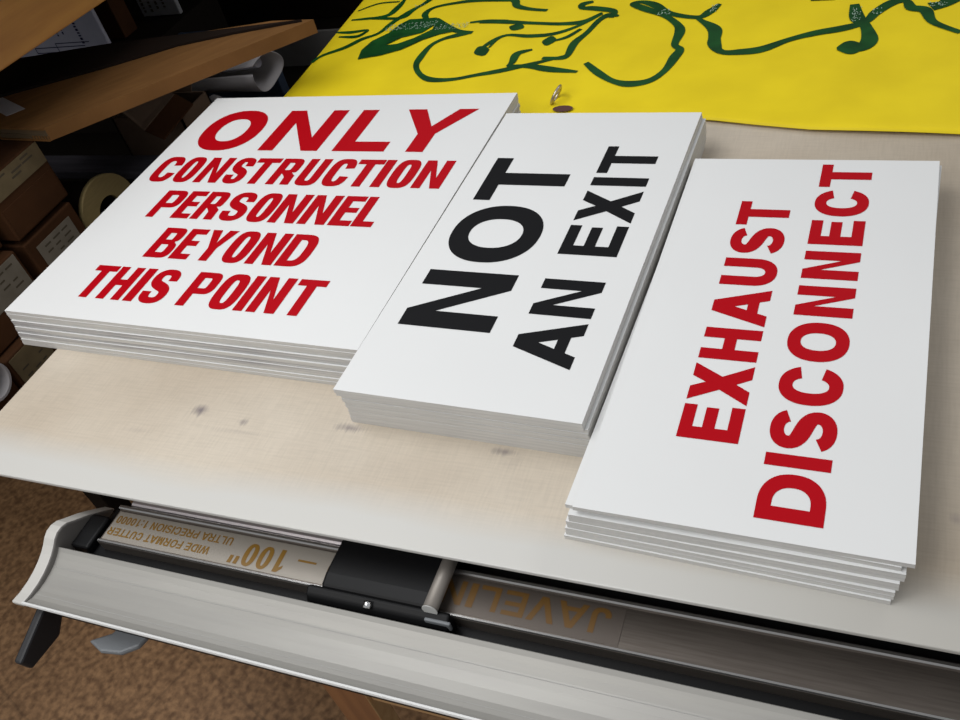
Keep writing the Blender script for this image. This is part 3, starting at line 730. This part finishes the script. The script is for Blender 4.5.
def roll_carton(y0, y1, z0, z1, x1, label, lab=None, m='carton'):
    c = thing('roll_carton', label, 'carton', ((x1-.3), (y0+y1)/2, z0), 0, 'long roll cartons piled beside the table')
    box('carton_body', -.3, .3, (y0-y1)/2, (y1-y0)/2, 0, z1-z0, M[m], c, .004)
    # closing flaps seam on the end
    box('end_flap', .3, .3012, (y0-y1)/2+.006, (y1-y0)/2-.006, .004, (z1-z0)*.52, M[m], c, .0005)
    if lab:
        ya, yb, za, zb, mm = lab
        yc = (y0+y1)/2
        l = box('label_sheet', .3012, .3020, ya-yc, yb-yc, za-z0, zb-z0, M[mm], c)
        V, Fc = [], []
        for r in range(4):
            z = (za-z0)+(zb-za)*(.2+.2*r)
            for q in range(3):
                aa = (ya-yc)+(yb-ya)*(.12+.26*q+.05*random.random()); bb = aa+(yb-ya)*random.uniform(.12, .22)
                if random.random() < .25: continue
                o = len(V); V += [(.3022, aa, z), (.3022, bb, z), (.3022, bb, z+.0035), (.3022, aa, z+.0035)]; Fc.append((o, o+1, o+2, o+3))
        mesh_obj('printed_lines', V, Fc, M['ink'], l)
    return c
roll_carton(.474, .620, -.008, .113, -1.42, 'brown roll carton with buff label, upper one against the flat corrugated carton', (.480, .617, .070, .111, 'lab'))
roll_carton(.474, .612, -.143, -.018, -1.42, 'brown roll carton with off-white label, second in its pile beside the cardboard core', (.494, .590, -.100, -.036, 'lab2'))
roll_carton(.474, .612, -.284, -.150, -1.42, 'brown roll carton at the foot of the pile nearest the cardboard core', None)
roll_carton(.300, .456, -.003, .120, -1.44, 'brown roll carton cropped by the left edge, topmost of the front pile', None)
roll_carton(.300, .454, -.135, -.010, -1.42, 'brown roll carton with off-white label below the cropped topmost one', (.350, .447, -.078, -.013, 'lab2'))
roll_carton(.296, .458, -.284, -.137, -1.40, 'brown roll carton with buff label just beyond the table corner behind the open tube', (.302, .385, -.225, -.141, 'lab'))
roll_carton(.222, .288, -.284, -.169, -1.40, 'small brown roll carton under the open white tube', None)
# white tube end
wt = tube('paper_tube', (-1.60, .245, -.132), (-1.375, .245, -.132), .036, M['paper'], r_in=.0315)
tag(wt, 'open white tube end at the left edge beside the cartons', 'tube')
tube('tube_lining', (-1.61, .245, -.132), (-1.50, .245, -.132), .031, M['carton_dk'], wt)
# core disc roll
cr = thing('material_roll', 'roll with a thick tan cardboard core end, half hidden by the square sign', 'roll', (-1.43, .694, -.104))
tube('wrapped_roll', (-.5, 0, 0), (-.012, 0, 0), .060, M['carton_dk'], cr, r_in=.034)
tube('core_disc', (-.012, 0, 0), (0, 0, 0), .077, M['core'], cr, r_in=.034)
tube('core_hollow', (-.49, 0, 0), (-.10, 0, 0), .0335, M['hole'], cr)
# grey plank behind it
pk = box('grey_plank', -1.95, -1.20, .826, .893, -.118, -.100, M['plank'], bevel=.002); tag(pk, 'grey plank lying behind the tan core roll', 'plank')

# flat corrugated carton across the pile
A0 = Vector((-1.370, .612)); A1 = Vector((-.995, .972))
dirv = (A1-A0).normalized(); nrm = Vector((-dirv.y, dirv.x))
fc = thing('flat_carton', 'long flat corrugated carton lying across the piled cartons', 'carton', (A0.x, A0.y, .115), math.atan2(dirv.y, dirv.x))
LN = (A1-A0).length
def quadprism(name, P, z0, z1, m, parent):
    n = len(P)
    return mesh_obj(name, [(x, y, z0) for x, y in P]+[(x, y, z1) for x, y in P], [tuple(range(n-1, -1, -1)), tuple(range(n, 2*n))]+[(i, (i+1) % n, (i+1) % n+n, i+n) for i in range(n)], m, parent)
def loc2(px, py):
    d = Vector((px, py))-A0; return (d.dot(dirv), d.dot(nrm))
P = [(0, 0), (LN, 0), loc2(-1.09, .978), loc2(-1.72, .868), loc2(-1.70, .66), loc2(-1.50, .62)]
fb = quadprism('carton_body', P, 0, .026, [M['kraft'], M['flute']], fc)
fb.data.polygons[2+len(P)-1].material_index = 1
M['kraft_edge'] = M['kraft']
e0, e1 = Vector(P[-1]), Vector(P[0]); ed = (e1-e0).normalized(); en = Vector((ed.y, -ed.x))
def endstrip(name, z0, z1, out, m):
    q = [e0, e1, e1+en*out, e0+en*out]
    return quadprism(name, [(p.x, p.y) for p in q], z0, z1, m, fc)
endstrip('end_liner', .0225, .026, .003, M['kraft']); endstrip('end_liner', 0, .003, .003, M['kraft']); endstrip('end_liner', .0105, .0125, .002, M['flute'])
for k in range(34):
    t0 = (k+.5)/34; c_ = e0.lerp(e1, t0)+en*.0012
    if k > 22 and k % 2: box('flute_fold', c_.x-.0012, c_.x+.0012, c_.y-.001, c_.y+.001, .003, .0105, M['kraft'], fc)
# white tape patch near the left
tp = quadprism('paper_patch', [loc2(-1.60, .70), loc2(-1.50, .655), loc2(-1.475, .68), loc2(-1.575, .725)], .0262, .0268, M['paper'], fc)
# shade on its rear half, built as a dark sheet
dk = thing('shade_sheet', 'dark sheet added as shade over the rear of the long flat carton', 'carton', (-1.5, 1.0, .1413))
quadprism('sheet', [(-.10, -.285), (.12, -.175), (.24, -.105), (.35, -.07), (.485, -.036), (.06, -.082), (-.22, -.135), (-.25, -.25)], 0, .005, M['carton_dk'], dk)

# ------------------------------------------------------------------ pale beam of the rack front, top left
bd = Vector((-1.11, .640))-Vector((-1.145, .433))
bm = thing('timber_beam', 'golden pine beam with knots crossing the top left corner', 'beam', (-1.37, .50, .262), 0)
ba = math.radians(BEAM_A)
bo = box('beam_body', -.045, .0, -.5, .7, 0, .09, M['beam'], bm, .003)
bm.rotation_euler = (0, 0, ba)
bo2 = box('top_board', -.30, .0, -.5, .7, .092, .110, M['leg_pale'], bm, .003)
bo2['label'] = 'paler board on top'
box('bracket_post', -.06, -.02, -.49, -.45, -.547, 0, M['shelf'], bm, .002)

# ------------------------------------------------------------------ things further back on the rack
def carton(name, label, cat, x0, x1, y0, y1, z0, z1, m, rz=0, ry=0, rx=0, group=None):
    c = thing(name, label, cat, ((x0+x1)/2, (y0+y1)/2, z0), rz, group)
    c.rotation_euler = (rx, ry, rz)
    w, d, h = (x1-x0)/2, (y1-y0)/2, z1-z0
    box('body', -w, w, -d, d, 0, h, M[m], c, .003)
    return c, w, d, h
rk('riser', -2.3, -1.845, 1.28, 1.75, -.284, -.102, M['shelf'])
# white printed carton
c, w, d, h = carton('printed_carton', 'white carton with navy printed lines standing behind the flat carton', 'carton', -2.22, -1.86, 1.30, 1.312, -.10, .078, 'whitecard')
V, Fc = [], []
def vbar(x, z0, z1, t, y):
    o = len(V); V.extend([(x, y, z0), (x+t, y, z0), (x+t, y, z1), (x, y, z1)]); Fc.append((o, o+1, o+2, o+3))
yy = -d-.0008
z = .146
while z > .071:                       # heading, turned on its side
    l = random.uniform(.004, .008); vbar(w-.085+random.uniform(-.001, .001), z-l, z, .009, yy); z -= l+.003
for xx in (w-.135, w-.155, w-.175):
    z = .141
    while z > .101:
        l = random.uniform(.003, .008); vbar(xx, z-l, z, .005, yy); z -= l+.003
for (a, b, z0, z1) in [(-.08, .10, .066, .0685), (-.08, .10, .052, .0545), (-.08, -.0775, .052, .0685), (.0, .0025, .052, .078), (0, .12, .076, .0785)]:
    vbar(a, z0, z1, b-a, yy)
mesh_obj('printed_lines', V, Fc, M['navyink'], c)
# second printed sheet
c, w, d, h = carton('leaflet_box', 'grey-white box with small print high behind the flat carton', 'box', -2.00, -1.865, 1.60, 1.615, -.10, .03, 'card_dim')
V, Fc = [], []
for k in range(4):
    z = h-.01
    while z > h-.110:
        l = random.uniform(.004, .01); vbar(-.055+.025*k, z-l, z, .008, -d-.0008); z -= l+.004
mesh_obj('printed_lines', V, Fc, M['ink'], c)
# brown slab leaning between them
c, w, d, h = carton('leaning_carton', 'reddish brown narrow carton leaning between the two white printed ones', 'carton', -2.03, -1.97, 1.47, 1.53, -.10, .12, 'carton', 0)
# dark brown big carton at the back
c, w, d, h = carton('large_carton', 'large very dark brown carton against the back behind the banner corner', 'carton', -2.05, -1.30, 1.92, 2.15, -.284, .46, 'carton_dk')
box('flap', -w, w, -d-.004, -d-.001, h-.25, h-.02, M['carton_dk'], c)
# pale panel
pp = box('pale_panel', -1.62, -1.24, 1.62, 1.63, -.284, -.185, M['wall_pale'], bevel=.001)
tag(pp, 'pale board standing at the back beside the banner corner', 'board')

# rolled white paper: flared open tube facing right
def flared(name, p0, p1, r0, r1, th, m, parent=None, squash=.75, open_=.93, n=48):
    p0, p1 = Vector(p0), Vector(p1); d = (p1-p0).normalized(); a = Vector((0, 0, 1)); a = (a-d*a.dot(d)).normalized(); b = d.cross(a)
    V, Fc = [], []
    R = 8
    for i in range(R+1):
        t = i/R; c = p0.lerp(p1, t); r = r0+(r1-r0)*t**1.6
        for j in range(n+1):
            an = 2*math.pi*open_*j/n+.9+.25*t
            rr = r*(1-.30*j/n+.03*math.sin(4*an+3*t))
            V.append(c+a*math.cos(an)*rr*squash+b*math.sin(an)*rr+d*(.012*math.sin(an*1.5)*t))
    for i in range(R):
        for j in range(n): k = i*(n+1)+j; Fc.append((k, k+1, k+n+2, k+n+1))
    o = mesh_obj(name, V, Fc, m, parent, smooth=True)
    s = o.modifiers.new('t', 'SOLIDIFY'); s.thickness = th
    return o
rp = flared('rolled_paper', (-1.60, 1.225, -.110), (-1.318, 1.19, -.068), .042, .062, .0015, M['paper'])
tag(rp, 'loosely rolled white paper with its open end towards the banner', 'paper roll')
cn = tube('inner_core', (-1.50, 1.225, -.075), (-1.345, 1.20, -.052), .013, M['whitecard'], rp)
# crumpled paper below it
V, Fc = [], []
for i in range(15):
    for j in range(11):
        x = -1.60+.195*i/14; y = 1.085+.06*j/10
        V.append((x, y, -.118+.010*math.sin(i*.9+j*.5)+.008*math.sin(i*.35-j*.8)-.04*(1-j/10)))
for i in range(14):
    for j in range(10): k = i*11+j; Fc.append((k, k+11, k+12, k+1))
cp_ = mesh_obj('loose_paper', V, Fc, M['paper'], smooth=True)
cp_.modifiers.new('t', 'SOLIDIFY').thickness = .001
tag(cp_, 'creased greyish paper sheet lying under the rolled white paper', 'paper')
# navy box below roll
nb = box('navy_box', -1.39, -1.25, 1.07, 1.135, -.284, -.125, M['bluepaper'], bevel=.003); tag(nb, 'navy blue box below the rolled white paper', 'box')
nb2 = box('navy_folder', -1.66, -1.40, 1.315, 1.345, -.284, -.035, M['bluepaper'], bevel=.003); tag(nb2, 'dark navy folder upright between flat carton and rolled paper', 'folder')
# open brown carton with flaps
oc = thing('open_carton', 'dusty brown open carton with raised flaps in the gap beside the square sign', 'carton', (-1.46, .97, -.284))
for (n_, a) in [('side_wall', (-.09, .10, -.055, -.051, 0, .262)), ('side_wall', (-.09, .10, .046, .05, 0, .262)), ('side_wall', (-.09, -.086, -.055, .05, 0, .262)), ('side_wall', (.096, .10, -.055, .05, 0, .262)), ('base', (-.09, .10, -.055, .05, 0, .004))]:
    box(n_, *a, M['carton2'], oc)
def flap(P, m):
    V = [(x+1.46, y-.97, z+.284) for x, y, z in P]; n = len(V)
    V += [(x, y, z-.003) for x, y, z in V]
    return mesh_obj('flap', V, [tuple(range(n)), tuple(range(2*n-1, n-1, -1))]+[(i, i+n, (i+1) % n+n, (i+1) % n) for i in range(n)], m, oc)
flap([(-1.545, .998, .010), (-1.500, .905, .000), (-1.425, .868, -.022), (-1.395, .965, .004)], M['carton2'])
flap([(-1.393, .965, .004), (-1.423, .868, -.024), (-1.360, .845, -.030), (-1.335, .940, -.006)], M['carton'])
flap([(-1.55, 1.02, -.02), (-1.40, 1.02, -.02), (-1.39, 1.045, .03), (-1.54, 1.045, .03)], M['carton2'])
pl = mesh_obj('paper_scrap', [(-1.325, .845, -.06), (-1.285, .865, -.045), (-1.275, .915, -.03), (-1.315, .905, -.04), (-1.295, .80, -.10)], [(0, 1, 2, 3), (0, 4, 1)], M['paper'])
tag(pl, 'pale paper scrap poking up behind the top left corner of the square sign', 'paper')

# ------------------------------------------------------------------ light
def area(name, loc, target, sx, sy, power, col=(1, 1, 1)):
    l = bpy.data.lights.new(name, 'AREA'); l.shape = 'RECTANGLE'; l.size = sx; l.size_y = sy; l.energy = power; l.color = col
    o = bpy.data.objects.new(name, l); COL.objects.link(o); o.location = loc
    o.rotation_euler = (Vector(target)-Vector(loc)).to_track_quat('-Z', 'Y').to_euler(); return o
area('ceiling_or_fill_light', (-1.05, .15, 1.8), (-.75, .45, 0), 1.6, .5, 19.5, (.98, .99, 1))
area('ceiling_or_fill_light', (-1.3, -1.2, 1.7), (-.6, .3, 0), 1.8, .6, 20, (1, .985, .96))
area('ceiling_or_fill_light', (.9, 2.0, 1.8), (.1, .95, 0), 1.2, .4, 7, (1, .98, .95))  # fill lamp, added to brighten the right of the banner and table
w = bpy.data.worlds.new('world'); SC.world = w; w.use_nodes = True
w.node_tree.nodes['Background'].inputs['Color'].default_value = (.95, .97, 1, 1)
w.node_tree.nodes['Background'].inputs['Strength'].default_value = .42
